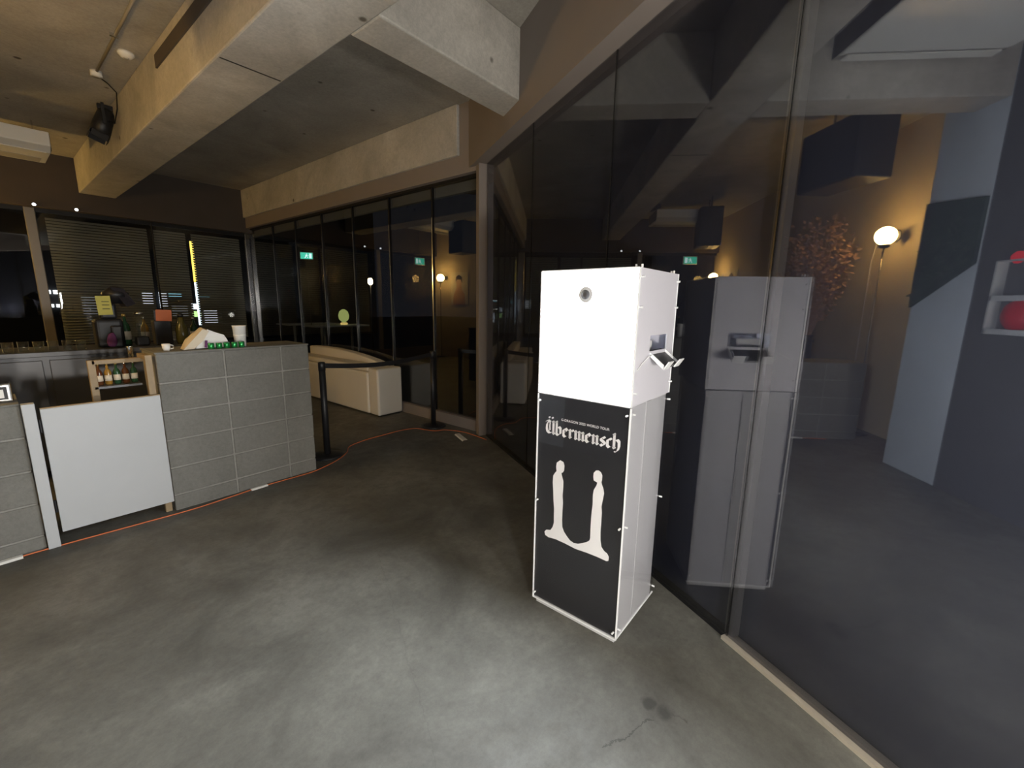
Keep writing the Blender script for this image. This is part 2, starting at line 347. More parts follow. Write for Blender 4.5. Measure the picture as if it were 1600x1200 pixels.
w3 = thing('window_3', 'bar-end glass wall with grey venetian blinds', None, kind='structure')
us = [-1.2, 0.69, 2.15, 3.70]
for i in range(3):
    MB().box(us[i] + 0.02, us[i + 1] - 0.02, VL, VL + 0.010, 0.3, 2.90).build('pane', 'bar_glass', w3)
for uu_, wdt, mt in ((0.69, 0.06, 'frame_metal'), (2.15, 0.012, 'dark_metal'), (3.70, 0.05, 'chrome')):
    MB().box(uu_ - wdt, uu_ + wdt, VL - 0.03, VL + 0.03, 0.0, 2.90).build('post', mt, w3, bevel=0.01)
MB().box(-1.2, 3.74, VL - 0.02, VL + 0.02, 2.84, 2.90).build('head_rail', 'dark_metal', w3)
MB().box(-1.2, 3.74, VL - 0.06, VL + 0.06, 0.0, 0.3).build('sill', 'dark_brown_paint', w3)
for (x0, x1) in ((0.86, 2.12), (2.18, 2.695), (2.785, 3.62)):
    mb = MB(); z = 0.80
    while z < 2.80:
        R = Matrix.Translation((0, VL + 0.22, z)) @ Matrix.Rotation(math.radians(48), 4, 'X')
        mb.box(x0, x1, -0.026, 0.026, -0.0008, 0.0008, R); z += 0.046
    o = mb.build('blind_slats', 'blind_grey', w3); o['kind'] = 'stuff'

# ------------------------------------------------------------------ outside at night
shape('ground', 'dark terrace paving outside the glass', MB().box(-30, 40, -30, 45, -0.30, -0.13), 'ground_dark')
bl = thing('office_building', 'dark building across the street with lit windows behind the blinds', 'building', (0, 21.0, -0.13))
bl.location = (0, 21, -0.13)
MB().box(-2, 14, 0.1, 6, 0, 7).build('facade', 'far_facade', bl)
for (x0, x1, z0, z1, mt) in ((1.50, 1.60, 1.80, 1.92, 'pin_light'), (1.66, 1.76, 1.80, 1.92, 'pin_light'), (1.54, 1.62, 1.36, 1.46, 'pin_light'), (1.68, 1.76, 1.36, 1.46, 'pin_light'), (2.3, 3.05, 1.05, 1.75, 'window_dim'), (3.95, 4.25, 1.45, 1.95, 'window_white'), (4.45, 4.68, 1.35, 1.95, 'window_white'), (4.75, 5.15, 1.75, 1.9, 'window_cyan'), (4.8, 5.3, 1.0, 1.5, 'window_dim'),
                             (5.45, 5.72, 1.3, 1.52, 'window_white'), (5.45, 5.75, 1.0, 1.22, 'window_green'), (5.85, 6.3, 0.75, 1.25, 'window_white'), (5.75, 6.1, 1.8, 1.88, 'window_cyan')):
    MB().box(x0, x1, 0.04, 0.1, z0, z1).build('window', mt, bl)
sg = thing('shop_sign', 'tall thin glowing sign strip seen between the blinds', 'sign', (4.36, 16.2, -0.13))
MB().box(-0.03, 0.03, -0.03, 0.03, 0, 0.9).build('post', 'dark_metal', sg)
MB().box(-0.035, 0.035, -0.05, 0.0, 0.9, 2.2).build('lower_tube', 'sign_white', sg)
MB().box(-0.04, 0.04, -0.05, 0.0, 2.22, 3.42).build('upper_tube', 'sign_yellow', sg)

# ------------------------------------------------------------------ photo booth
KX, KY, KW, KD, KH, KS = 1.662, 0.708, 0.471, 0.447, 1.70, 1.132
kb = thing('photo_booth', 'tall freestanding photo booth with a glaring white light box on a black printed base', 'photo booth', (KX, KY, 0))
def fr(s, z, t): return (t, KW - s, z)       # front plane: s from its left edge, z up, t depth
# base plinth
MB().box(0.012, KD - 0.012, 0.012, KW - 0.012, 0, 0.028).build('plinth', 'side_band', kb)
# lower cabinet
MB().box(0.010, KD - 0.01, 0.010, KW - 0.01, 0.028, KS - 0.006).build('lower_cabinet', 'side_grey', kb)
pf = MB().box(0.006, 0.010, 0.004, KW - 0.004, 0.034, KS - 0.006).build('front_print', 'poster_black', kb); pf['label'] = 'black printed front with white lettering and two white figures'
fs_ = MB().box(-0.001, 0.003, -0.002, KW + 0.002, 0.030, KS - 0.004).build('front_cover', 'clear_acrylic', kb); fs_['label'] = 'clear acrylic cover sheet'
MB().box(0.002, KD, -0.001, 0.003, 0.030, KS - 0.004).build('side_cover', 'clear_acrylic', kb)
MB().box(0.19, 0.25, 0.0065, 0.010, 0.03, KS - 0.006).build('side_band', 'side_band', kb)
for (y0, y1, z0, z1) in ((-0.004, 0.0015, 0.03, KS - 0.004), (KW - 0.001, KW + 0.003, 0.03, KS - 0.004), (-0.004, KW + 0.003, 0.026, 0.032)):
    MB().box(-0.004, 0.004, y0, y1, z0, z1).build('edge', 'acrylic_edge', kb)
MB().box(0, KD, -0.003, 0.003, 0.026, 0.031).build('edge', 'acrylic_edge', kb)
# upper light box: thin translucent shell, open front closed by the light panel
T = 0.006
MB().box(0.004, KD, 0, T, KS, 1.355).build('side_wall', 'booth_shell', kb)
MB().box(0.004, KD, 0, T, 1.424, KH).build('side_wall', 'booth_shell', kb)
MB().box(0.004, 0.156, 0, T, 1.355, 1.424).build('side_wall', 'booth_shell', kb)
MB().box(0.360, KD, 0, T, 1.355, 1.424).build('side_wall', 'booth_shell', kb)
MB().box(0.004, KD, KW - T, KW, KS, KH).build('side_wall', 'booth_shell', kb)
MB().box(KD - T, KD, T, KW - T, KS, KH).build('back_wall', 'booth_shell', kb)
MB().box(0.004, KD, T, KW - T, KH - T, KH).build('top_wall', 'booth_shell', kb)
MB().box(0.004, KD, T, KW - T, KS, KS + T).build('bottom_wall', 'booth_shell', kb)
MB().box(0.005, 0.010, T, KW - T, KS + T, KH - T).build('panel_backing', 'led_backing', kb)
led = MB().box(0.0, 0.003, 0.004, KW - 0.004, KS + 0.004, KH - 0.004).build('light_panel', 'led_white', kb); led['label'] = 'glaring white light panel'
MB().box(KD - 0.002, KD + 0.002, -0.003, 0.001, KS, KH).build('edge', 'acrylic_edge', kb)
for (y0, y1, z0, z1) in ((-0.003, 0.003, KS, KH), (KW - 0.003, KW + 0.003, KS, KH), (0.003, KW - 0.003, KH - 0.003, KH + 0.002), (0.003, KW - 0.003, KS - 0.002, KS + 0.003)):
    MB().box(-0.002, 0.006, y0, y1, z0, z1).build('edge', 'acrylic_edge', kb)
# printer seen through the slot
MB().box(0.16, 0.30, 0.045, 0.25, KS + 0.01, 1.395).build('printer', 'side_grey', kb, bevel=0.004)
# camera lens
Ml = Matrix.Rotation(-math.pi / 2, 4, 'Y')
ln = MB().lathe([(0.034, 0.0), (0.036, 0.006), (0.034, 0.012), (0.022, 0.013)], (-0.0005, 0.939 - KY, 1.594), 24, Ml).build('camera_lens', 'side_band', kb)
MB().lathe([(0.020, 0.0), (0.020, 0.004), (0.010, 0.007)], (-0.0125, 0.939 - KY, 1.594), 20, Ml).build('lens_glass', 'steel_dark', ln)
# pins
pin = MB().cyl((0, 0, 0), (0, 0, 0.014), 0.0045, n=8).mesh('pin')
def put_pin(loc, ax):
    o = link('pin', pin, 'acrylic_edge', kb); o.location = loc
    o.rotation_euler = {'x': (0, -math.pi / 2, 0), 'y': (math.pi / 2, 0, 0), 'z': (0, 0, 0)}[ax]
for z in (1.665, 1.545, 1.19, 1.10, 0.586, 0.072):
    put_pin((0.020, 0.0, z), 'y'); put_pin((KD - 0.012, 0.0, z), 'y')
for z in (1.096, 0.582, 0.062):
    put_pin((0.0, 0.012, z), 'x'); put_pin((0.0, KW - 0.012, z), 'x')
for (x, y) in ((0.03, 0.03), (0.03, 0.005), (KD - 0.035, 0.01), (KD - 0.012, 0.03)): put_pin((x, y, KH), 'z')
# photo tray at the slot
tr = MB()
tr.add([(0.168, 0.02, 1.356), (0.352, 0.02, 1.356), (0.352, -0.062, 1.292), (0.168, -0.062, 1.292), (0.168, 0.02, 1.348), (0.352, 0.02, 1.348), (0.352, -0.062, 1.284), (0.168, -0.062, 1.284)],
       [(0, 1, 2, 3), (7, 6, 5, 4), (0, 3, 7, 4), (1, 5, 6, 2), (3, 2, 6, 7), (0, 4, 5, 1)])
tray = tr.build('photo_tray', 'steel_dark', kb); tray['label'] = 'dark sloping photo tray with a white rim'
for x0 in (0.164, 0.350):
    m_ = MB(); m_.add([(x0, 0.0, 1.352), (x0 + 0.006, 0.0, 1.352), (x0 + 0.006, -0.064, 1.302), (x0, -0.064, 1.302), (x0, 0.0, 1.334), (x0 + 0.006, 0.0, 1.334), (x0 + 0.006, -0.064, 1.280), (x0, -0.064, 1.280)],
              [(0, 1, 2, 3), (7, 6, 5, 4), (0, 3, 7, 4), (1, 5, 6, 2), (3, 2, 6, 7), (0, 4, 5, 1)]); m_.build('rim', 'acrylic_edge', tray)
for x0 in (0.164, 0.300):
    m_ = MB(); m_.add([(x0, -0.060, 1.282), (x0 + 0.056, -0.060, 1.282), (x0 + 0.056, -0.084, 1.318), (x0, -0.084, 1.318), (x0, -0.066, 1.280), (x0 + 0.056, -0.066, 1.280), (x0 + 0.056, -0.090, 1.317), (x0, -0.090, 1.317)],
              [(0, 1, 2, 3), (7, 6, 5, 4), (0, 3, 7, 4), (1, 5, 6, 2), (3, 2, 6, 7), (0, 4, 5, 1)]); m_.build('stop_lip', 'acrylic_edge', tray)
MB().tube([(0.03, -0.003, 1.285), (0.075, -0.006, 1.312), (0.13, -0.010, 1.335), (0.165, -0.010, 1.340)], 0.0022, 6).build('cord', 'acrylic_edge', tray)
MB().box(0.19, 0.33, 0.004, 0.05, 1.338, 1.347).build('bracket', 'steel_dark', tray)
# printed figures
SIL = [(0.1327, 0.817), (0.1506, 0.8125), (0.1576, 0.7963), (0.1562, 0.7711), (0.1491, 0.759), (0.1417, 0.7559), (0.1448, 0.7431), (0.1548, 0.7163), (0.1552, 0.6775), (0.1529, 0.6422), (0.1569, 0.6087), (0.1563, 0.5618), (0.1558, 0.5146), (0.1586, 0.48), (0.1685, 0.4599), (0.1846, 0.4422), (0.2045, 0.426), (0.2261, 0.4202), (0.2507, 0.4251), (0.2744, 0.439), (0.2954, 0.4518), (0.3101, 0.4667), (0.3129, 0.4792), (0.3123, 0.513), (0.3122, 0.5581), (0.3132, 0.6032), (0.3165, 0.6486), (0.3152, 0.6922), (0.3183, 0.7204), (0.3314, 0.7492), (0.3342, 0.7608), (0.3272, 0.7631), (0.3157, 0.7663), (0.3125, 0.7837), (0.3137, 0.8023), (0.3243, 0.8159), (0.3375, 0.8194), (0.349, 0.814), (0.3564, 0.8012), (0.3565, 0.78), (0.3539, 0.7686), (0.3567, 0.7587), (0.3655, 0.7399), (0.3701, 0.7198), (0.3662, 0.6917), (0.3638, 0.6748), (0.3607, 0.652), (0.3645, 0.626), (0.364, 0.5764), (0.3632, 0.5318), (0.3657, 0.4881), (0.3721, 0.4569), (0.3866, 0.4424), (0.4027, 0.4355), (0.4114, 0.4223), (0.4103, 0.4028), (0.4005, 0.3975), (0.3571, 0.3998), (0.2982, 0.3986), (0.2374, 0.394), (0.1737, 0.3998), (0.1211, 0.4012), (0.0809, 0.3957), (0.0601, 0.4014), (0.0553, 0.4181), (0.0659, 0.4318), (0.0901, 0.4383), (0.1028, 0.4599), (0.1098, 0.4865), (0.1084, 0.5219), (0.1083, 0.5576), (0.1025, 0.6031), (0.0994, 0.6492), (0.095, 0.6946), (0.0963, 0.7298), (0.1073, 0.7489), (0.1147, 0.7578), (0.1112, 0.7797), (0.1142, 0.801)]
o = MB().prism(SIL, fr, 0.0050, 0.0060).build('printed_figures', 'poster_white', pf); o['label'] = 'two white standing figures joined at the feet'
# lettering: broad-nib strokes
NIB = (0.135, 0.105)
def strokes(mb, paths, x0, z0, sc, nib=NIB):
    for path in paths:
        k = 1.0
        if isinstance(path[0], (int, float)): k, path = path[0], path[1]
        nx, nz = nib[0] * k, nib[1] * k
        for (xa, za), (xb, zb) in zip(path[:-1], path[1:]):
            q = [(xa - nx, za - nz), (xa + nx, za + nz), (xb + nx, zb + nz), (xb - nx, zb - nz)]
            area = sum(q[i][0] * q[(i + 1) % 4][1] - q[(i + 1) % 4][0] * q[i][1] for i in range(4))
            if abs(area) < 1e-4:      # hairline along the nib
                d = 0.02; q = [(xa - nx, za - nz - d), (xb + nx, zb + nz - d), (xb + nx, zb + nz + d), (xa - nx, za - nz + d)]
            pts = [fr(x0 + p * sc, z0 + zz * sc, 0.0050) for p, zz in q]
            mb.add(pts, [(0, 1, 2, 3)])
def stem(x, top=1.0, bot=0.0): return [[(x, top - 0.14), (x, bot + 0.14)], [(x - 0.1, top - 0.06), (x + 0.06, top - 0.22)], [(x - 0.05, bot + 0.22), (x + 0.11, bot + 0.06)]]
GL = {
 'U': (1.22, [[(0.10, 1.42), (0.02, 1.28)], [(0.02, 1.30), (0.25, 1.46), (0.52, 1.30)], [(0.30, 1.36), (0.12, 1.05), (0.08, 0.62), (0.16, 0.30), (0.42, 0.10)], [(0.42, 0.10), (0.66, 0.16), (0.92, 0.34)], [0.6, [(0.50, 1.26), (0.46, 0.9), (0.50, 0.40)]], [(0.92, 1.40), (0.92, 0.16)], [(0.82, 1.46), (0.98, 1.30)], [(0.88, 0.24), (1.06, 0.06)], [0.75, [(0.34, 1.86), (0.46, 1.74)]], [0.75, [(0.74, 1.86), (0.86, 1.74)]]]),
 'b': (0.86, [[(0.1, 1.50), (0.1, 0.18), (0.32, 0.04)], [(0.02, 1.52), (0.14, 1.40)], [(0.18, 0.86), (0.40, 0.98), (0.58, 0.80), (0.58, 0.24), (0.32, 0.04)]]),
 'e': (0.74, [[(0.1, 0.82), (0.1, 0.20), (0.30, 0.04), (0.54, 0.20)], [(0.1, 0.82), (0.32, 0.97), (0.54, 0.76)], [0.6, [(0.54, 0.72), (0.14, 0.48)]]]),
 'r': (0.66, stem(0.14) + [[0.8, [(0.22, 0.84), (0.38, 0.96)]], [(0.38, 0.96), (0.52, 0.82)]]),
 'm': (1.26, stem(0.14) + stem(0.56) + stem(0.98) + [[0.6, [(0.20, 0.80), (0.50, 0.98)]], [0.6, [(0.62, 0.80), (0.92, 0.98)]]]),
 'n': (0.86, stem(0.14) + stem(0.56) + [[0.6, [(0.20, 0.80), (0.50, 0.98)]]]),
 's': (0.72, [[(0.52, 0.84), (0.36, 0.97), (0.12, 0.80), (0.14, 0.62), (0.52, 0.40), (0.52, 0.20), (0.30, 0.03), (0.08, 0.18)]]),
 'c': (0.68, [[(0.1, 0.82), (0.1, 0.20), (0.30, 0.04), (0.50, 0.18)], [(0.1, 0.82), (0.32, 0.97), (0.48, 0.84)]]),
 'h': (0.84, [[(0.1, 1.50), (0.1, 0.14)], [(0.02, 1.52), (0.14, 1.40)], [(0.04, 0.22), (0.2, 0.06)], [(0.18, 0.86), (0.40, 0.98), (0.60, 0.80), (0.62, 0.30), (0.52, -0.06), (0.30, -0.28)], [0.5, [(0.30, -0.26), (0.16, -0.22)]]]),
}
word = 'Ubermensch'; total = sum(GL[c][0] for c in word)
sc_ = (0.431 - 0.040) / total
mb = MB(); x = 0.046
for c in word:
    strokes(mb, GL[c][1], x, 0.936, sc_); x += GL[c][0] * sc_
o = mb.build('printed_title', 'poster_white', pf); o['label'] = 'white blackletter title'
cu = bpy.data.curves.new('tour_text', 'FONT'); cu.body = 'G-DRAGON 2025 WORLD TOUR'; cu.size = 0.016; cu.space_character = 1.05
cu.offset = 0.00025
to = bpy.data.objects.new('tour_text', cu); COL.objects.link(to)
bpy.context.view_layer.update()
me = bpy.data.meshes.new_from_object(to.evaluated_get(bpy.context.evaluated_depsgraph_get()))
bpy.data.objects.remove(to, do_unlink=True)
xs = [v.co.x for v in me.vertices]; k = 0.248 / (max(xs) - min(xs))
for v in me.vertices: v.co = Vector(fr(0.131 + (v.co.x - min(xs)) * k, 1.013 + v.co.y * 1.0, 0.0050))
me.materials.clear(); link('printed_subtitle', me, 'poster_white', pf)['label'] = 'small white sans-serif line above the title'

# ------------------------------------------------------------------ block counter
VC = 3.79
def block_counter(name, label, u0, u1, cols, rows, top, depth):
    t = thing(name, label, 'counter', (u0, VC, 0))
    MB().box(0.004, u1 - u0 - 0.004, 0.008, depth, 0, top - 0.004).build('core', 'mortar', t)
    J = 0.006
    for i in range(len(cols) - 1):
        for k in range(len(rows) - 1):
            w = cols[i + 1] - cols[i]; h = rows[k + 1] - rows[k]
            d = random.uniform(-0.002, 0.002)
            MB().box(cols[i] - u0 + (J if i else 0), cols[i + 1] - u0 - (J if i < len(cols) - 2 else 0), d, 0.06, rows[k] + J, rows[k + 1] - J).build('block', 'block_concrete', t, bevel=0.004, seg=1)
    return t
c1 = block_counter('block_counter', 'pale concrete block bar counter with the paper bag and cans on top', 0.735, 1.80, [0.735, 1.150, 1.570, 1.80], [0.0, 0.12, 0.33, 0.54, 0.75, 0.96, 1.172], 1.172, 0.42)
MB().box(-0.004, 1.069, -0.002, 0.424, 1.170, 1.180).build('worktop', 'block_concrete', c1)
for (k0, k1) in ((0.0, 0.12), (0.12, 0.33), (0.33, 0.54), (0.54, 0.75), (0.75, 0.96), (0.96, 1.172)):
    MB().box(1.05, 1.067, 0.008, 0.41, k0 + 0.006, k1 - 0.006).build('block', 'block_concrete', c1)
c2 = block_counter('block_counter', 'low concrete block counter at the left edge beside the white post', -0.80, 0.078, [-0.80, -0.36, 0.078], [0.0, 0.09, 0.30, 0.51, 0.72, 0.925], 0.925, 0.42)
MB().box(0.0, 0.878, 0.0, 0.42, 0.923, 0.930).build('worktop', 'block_concrete', c2)
# white post + half door
shape('door_post', 'white painted post left of the half door', MB().box(0.082, 0.137, VC - 0.03, VC + 0.03, 0.0, 0.925), 'white_board', 'post', kind='thing', bevel=0.003)
hd = thing('half_door', 'white half-height door panel between the two block counters', 'door', (0.15, VC, 0), kind='thing')
MB().box(0.004, 0.578, -0.018, 0.006, 0.085, 0.884).build('panel', 'white_board', hd, bevel=0.003)
MB().box(0.004, 0.578, -0.017, 0.005, 0.884, 0.890).build('top_edge', 'tan_wood', hd)
for z in (0.22, 0.74):
    MB().cyl((-0.004, -0.004, z), (-0.004, -0.004, z + 0.08), 0.007).build('hinge', 'dark_metal', hd)

# ------------------------------------------------------------------ cable on the floor
pts = [(-0.45, 3.755), (-0.12, 3.765), (-0.04, 3.77), (0.15, 3.765), (0.5, 3.74), (0.82, 3.72), (1.1, 3.745), (1.30, 3.77), (1.55, 3.765), (1.74, 3.765), (1.90, 3.81), (2.08, 3.895), (2.24, 4.02), (2.36, 4.17), (2.6, 4.24), (2.85, 4.25), (3.10, 4.25), (3.26, 4.19), (3.31, 4.05), (3.36, 3.93), (3.48, 3.85), (3.56, 3.6), (3.52, 3.22)]
def smooth_path(p, n=6):
    out = []
    for i in range(len(p) - 1):
        p0 = p[max(i - 1, 0)]; p1 = p[i]; p2 = p[i + 1]; p3 = p[min(i + 2, len(p) - 1)]
        for k in range(n):
            t = k / n
            out.append(tuple(0.5 * (2 * p1[d] + (p2[d] - p0[d]) * t + (2 * p0[d] - 5 * p1[d] + 4 * p2[d] - p3[d]) * t * t + (3 * p1[d] - p0[d] - 3 * p2[d] + p3[d]) * t ** 3) for d in range(len(p1))))
    out.append(p[-1]); return out
shape('extension_cable', 'thin orange cable running along the counter foot and across the floor', MB().tube([(x, y, 0.005) for x, y in smooth_path(pts)], 0.0045, 6), 'orange_cable', 'cable', kind='thing', smooth=True)
def tape(label, x, y, rz, L, W):
    t = MB().box(-L / 2, L / 2, -W / 2, W / 2, 0.0105, 0.0125)
    t.add([(-L / 2, -W / 2 - 0.012, 0.001), (L / 2, -W / 2 - 0.012, 0.001), (L / 2, -W / 2, 0.0125), (-L / 2, -W / 2, 0.0125)], [(0, 1, 2, 3)])
    t.add([(-L / 2, W / 2, 0.0125), (L / 2, W / 2, 0.0125), (L / 2, W / 2 + 0.012, 0.001), (-L / 2, W / 2 + 0.012, 0.001)], [(0, 1, 2, 3)])
    o = t.build('cable_cover', 'white_plastic'); o.location = (x, y, 0); o.rotation_euler = (0, 0, rz); tag(o, label, 'cable cover', 'white cable covers on the floor')
tape('short white cable cover at the foot of the block counter', 1.295, 3.768, 0.03, 0.13, 0.022)
tape('white cable cover at the left edge of the photo', -0.10, 3.766, 0.03, 0.15, 0.03)
tape('white cable cover on the floor by the corner post', 3.39, 3.50, 1.15, 0.28, 0.05)

# ------------------------------------------------------------------ things on the bar
ZT = 1.180
bag = thing('paper_bag', 'crumpled pale paper bag lying on the block counter', 'bag', (0.92, 3.86, ZT))
def crumple(pr, y0, y1, seed, amp=0.008):
    rnd = random.Random(seed); v = []; f = []
    for j, yy in enumerate((y0, (y0 + y1) / 2, y1)):
        for (x_, z_) in pr: v.append((x_ + rnd.uniform(-amp, amp), yy + rnd.uniform(-amp, amp), max(0.001, z_ + rnd.uniform(-amp, amp))))
    n = len(pr)
    for j in range(2):
        for i in range(n): f.append((j * n + i, j * n + (i + 1) % n, (j + 1) * n + (i + 1) % n, (j + 1) * n + i))
    f += [tuple(range(n - 1, -1, -1)), tuple(range(2 * n, 3 * n))]
    return MB().add(v, f)
crumple([(0.0, 0.0), (0.05, 0.07), (0.14, 0.155), (0.175, 0.135), (0.12, 0.06), (0.07, 0.0)], 0, 0.13, 3).build('open_flap', 'pale_paper', bag)
crumple([(0.075, 0.0), (0.13, 0.07), (0.17, 0.14), (0.22, 0.125), (0.27, 0.10), (0.29, 0.06), (0.29, 0.0)], 0.02, 0.18, 5).build('bag_body', 'white_paper', bag)
MB().box(0.125, 0.14, -0.008, -0.002, 0.03, 0.085, Matrix.Rotation(0.15, 4, 'Y')).build('printed_stripe', 'purple_cloth', bag)
cup = thing('cup_stack', 'stack of white cups beside the paper bag', 'cups', (1.315, 3.92, ZT))
MB().lathe([(0.040, 0.0), (0.043, 0.085), (0.046, 0.088), (0.046, 0.094)], n=24).build('lower_cup', 'white_plastic', cup, True)
MB().lathe([(0.043, 0.090), (0.0475, 0.160), (0.050, 0.162), (0.050, 0.168), (0.044, 0.168), (0.041, 0.12)], n=24).build('upper_cup', 'white_paper', cup, True)
can = thing('drink_can', 'green drink can, leftmost of the row in front of the cup stack', 'can', (1.085, 3.835, ZT), group='green cans on the counter')
MB().lathe([(0.018, 0), (0.021, 0.004), (0.021, 0.040), (0.018, 0.045)], n=14).build('body', 'green_can', can, True)
MB().lathe([(0.018, 0.0452), (0.016, 0.0468)], n=14).build('lid', 'chrome', can)
for i, lb in enumerate(('green drink can, second from the left of the row', 'green drink can in the middle of the row', 'green drink can, second from the right of the row', 'green drink can, rightmost of the row in front of the cup stack')):
    copy_tree(can, (1.085 + 0.052 * (i + 1), 3.832 + 0.003 * (i % 2), ZT), None, lb)
tm = MB().lathe([(0.016, 0), (0.020, 0.075), (0.0205, 0.078), (0.017, 0.078), (0.014, 0.02)], n=18)
o = tm.build('steel_tumbler', 'chrome', None, True); o.location = (0.655, 4.10, 1.130); tag(o, 'shiny narrow steel tumbler on the wooden rack edge', 'tumbler')
wc = thing('white_mug', 'small pale cup lying beside the paper bag', 'mug', (0.825, 3.90, ZT))
MB().lathe([(0.017, 0), (0.024, 0.02), (0.026, 0.05), (0.023, 0.05), (0.020, 0.018)], n=18).build('bowl', 'white_plastic', wc, True)
MB().tube([(0.024, 0, 0.042), (0.042, 0, 0.036), (0.042, 0, 0.016), (0.024, 0, 0.012)], 0.004, 6).build('handle', 'white_plastic', wc, True)
# wooden rack with bottles behind the half door
rk = thing('bottle_rack', 'wood edged bottle rack at the end of the block counter', 'rack', (0.436, 4.05, 0))
MB().box(0.0, 0.29, -0.02, 0.02, 1.10, 1.130).build('top_rail', 'tan_wood', rk, bevel=0.004)
MB().box(0.245, 0.285, -0.235, -0.195, 0.0, 1.165).build('corner_post', 'tan_wood', rk, bevel=0.004)
MB().box(-0.02, 0.02, -0.02, 0.02, 0.0, 1.130).build('corner_post', 'tan_wood', rk, bevel=0.004)
MB().box(0.247, 0.283, -0.195, 0.02, 1.13, 1.160).build('side_rail', 'tan_wood', rk, bevel=0.004)
MB().box(0.0, 0.25, -0.02, 0.16, 0.93, 0.945).build('shelf', 'steel_dark', rk)
MB().box(0.0, 0.25, -0.02, 0.16, 0.0, 0.02).build('foot_shelf', 'steel_dark', rk)
def bottle(label, x, y, z, h, rad, mat, cap, tilt=None, group='bar bottles', cat='bottle'):
    t = thing('bottle', label, cat, (x, y, z), 0, group)
    if tilt: t.rotation_euler = tilt
    MB().lathe([(rad * 0.9, 0), (rad, 0.01), (rad, h * 0.58), (rad * 0.75, h * 0.68), (rad * 0.36, h * 0.76), (rad * 0.34, h * 0.93)], n=14).build('glass_body', mat, t, True)
    MB().lathe([(rad * 0.40, h * 0.92), (rad * 0.40, h), (rad * 0.3, h + 0.002)], n=12).build('cap', cap, t, True)
    MB().lathe([(rad * 1.01, h * 0.18), (rad * 1.012, h * 0.45)], n=14).build('paper_label', 'pale_paper', t, True)
    return t
for i, (nm, mt, cp) in enumerate((('leftmost', 'bottle_brown', 'gold_cap'), ('second', 'bottle_amber', 'gold_cap'), ('third', 'bottle_green', 'gold_cap'), ('fourth', 'bottle_brown', 'chrome'), ('rightmost', 'bottle_green', 'chrome'))):
    bottle(f'{nm} small bottle standing in the wood edged rack', 0.474 + 0.047 * i, 4.115, 0.9455, 0.15, 0.020, mt, cp, group='bottles in the wooden rack')
# pipe feet under the rack are the posts; back bar
bb = thing('back_bar', 'dark steel back bar counter behind the half door', 'counter', (-1.0, 5.25, 0))
MB().box(0, 2.6, 0.02, 0.60, 0.08, 1.06).build('cabinet', 'steel_dark', bb)
MB().box(-0.01, 2.61, -0.01, 0.61, 1.06, 1.10).build('worktop', 'steel_dark', bb, bevel=0.004)
for i in range(4): MB().box(0.02 + i * 0.65, 0.63 + i * 0.65, 0.0, 0.02, 0.12, 1.03).build('door', 'steel_dark', bb, bevel=0.004)
ZBK = 1.10
# glasses along the back bar
gm_body = MB().lathe([(0.024, 0), (0.030, 0.004), (0.034, 0.085), (0.0325, 0.085), (0.028, 0.008)], n=16).mesh('glass')
ords = ['first', 'second', 'third', 'fourth', 'fifth', 'sixth', 'seventh', 'eighth', 'ninth', 'tenth']
for i in range(8):
    o = link('drinking_glass', gm_body, 'clear_glass', None, True); o.location = (-0.06 + 0.085 * i, 5.33 + 0.03 * (i % 2), ZBK)
    tag(o, f'{ords[i]} clear tumbler from the left along the dark back bar edge', 'glass', 'tumblers on the back bar')
# grinder with a draped cloth and a yellow note
gr = thing('coffee_grinder', 'black coffee grinder with a yellow paper note taped on', 'grinder', (0.76, 5.50, ZBK))
MB().box(-0.11, 0.09, -0.09, 0.09, 0, 0.26).build('base', 'black_plastic', gr, bevel=0.03, seg=3)
MB().box(-0.06, 0.06, -0.06, 0.06, 0.26, 0.40).build('neck', 'black_plastic', gr, bevel=0.02)
MB().lathe([(0.05, 0.40), (0.10, 0.47), (0.10, 0.50), (0.03, 0.56)], (0.075, 0, 0), n=18).build('hopper', 'black_plastic', gr, True)
MB().add([(0.03, -0.08, 0.55), (0.12, -0.10, 0.54), (0.20, -0.08, 0.40), (0.13, -0.11, 0.37), (0.05, 0.08, 0.55), (0.13, 0.08, 0.53), (0.19, 0.07, 0.40), (0.11, 0.06, 0.37)],
         [(0, 1, 5, 4), (1, 2, 6, 5), (2, 3, 7, 6), (3, 0, 4, 7), (0, 3, 2, 1), (4, 5, 6, 7)]).build('draped_cover', 'dark_cloth', gr)
nt = MB().box(-0.065, 0.035, -0.117, -0.113, 0.30, 0.47, Matrix.Rotation(-0.04, 4, 'Y')).build('note', 'yellow_note', gr); nt['label'] = 'yellow paper note'
for z in (0.35, 0.385, 0.415): MB().box(-0.045, 0.005, -0.1185, -0.117, z, z + 0.006).build('writing', 'note_ink', nt)
MB().box(-0.01, 0.07, -0.13, -0.09, 0.0, 0.20).build('dosing_chamber', 'black_plastic', gr, bevel=0.015)
cl = MB().add([(-0.05, -0.02, 0), (0.04, -0.03, 0), (0.06, 0.02, 0), (-0.05, 0.03, 0), (-0.035, -0.015, 0.12), (0.02, -0.025, 0.14), (0.045, 0.01, 0.13), (-0.03, 0.02, 0.10), (0.0, 0, 0.155)],
              [(0, 1, 5, 4), (1, 2, 6, 5), (2, 3, 7, 6), (3, 0, 4, 7), (4, 5, 8), (5, 6, 8), (6, 7, 8), (7, 4, 8), (3, 2, 1, 0)])
o = cl.build('bar_towel', 'purple_cloth', None, True, subsurf=2); o.location = (0.735, 5.30, ZBK); tag(o, 'bunched purple towel in front of the black grinder', 'towel')
bj = thing('blender', 'clear tall blender jar right of the black grinder', 'blender', (0.975, 5.45, ZBK))
MB().box(-0.05, 0.05, -0.05, 0.05, 0, 0.09).build('base', 'black_plastic', bj, bevel=0.015)
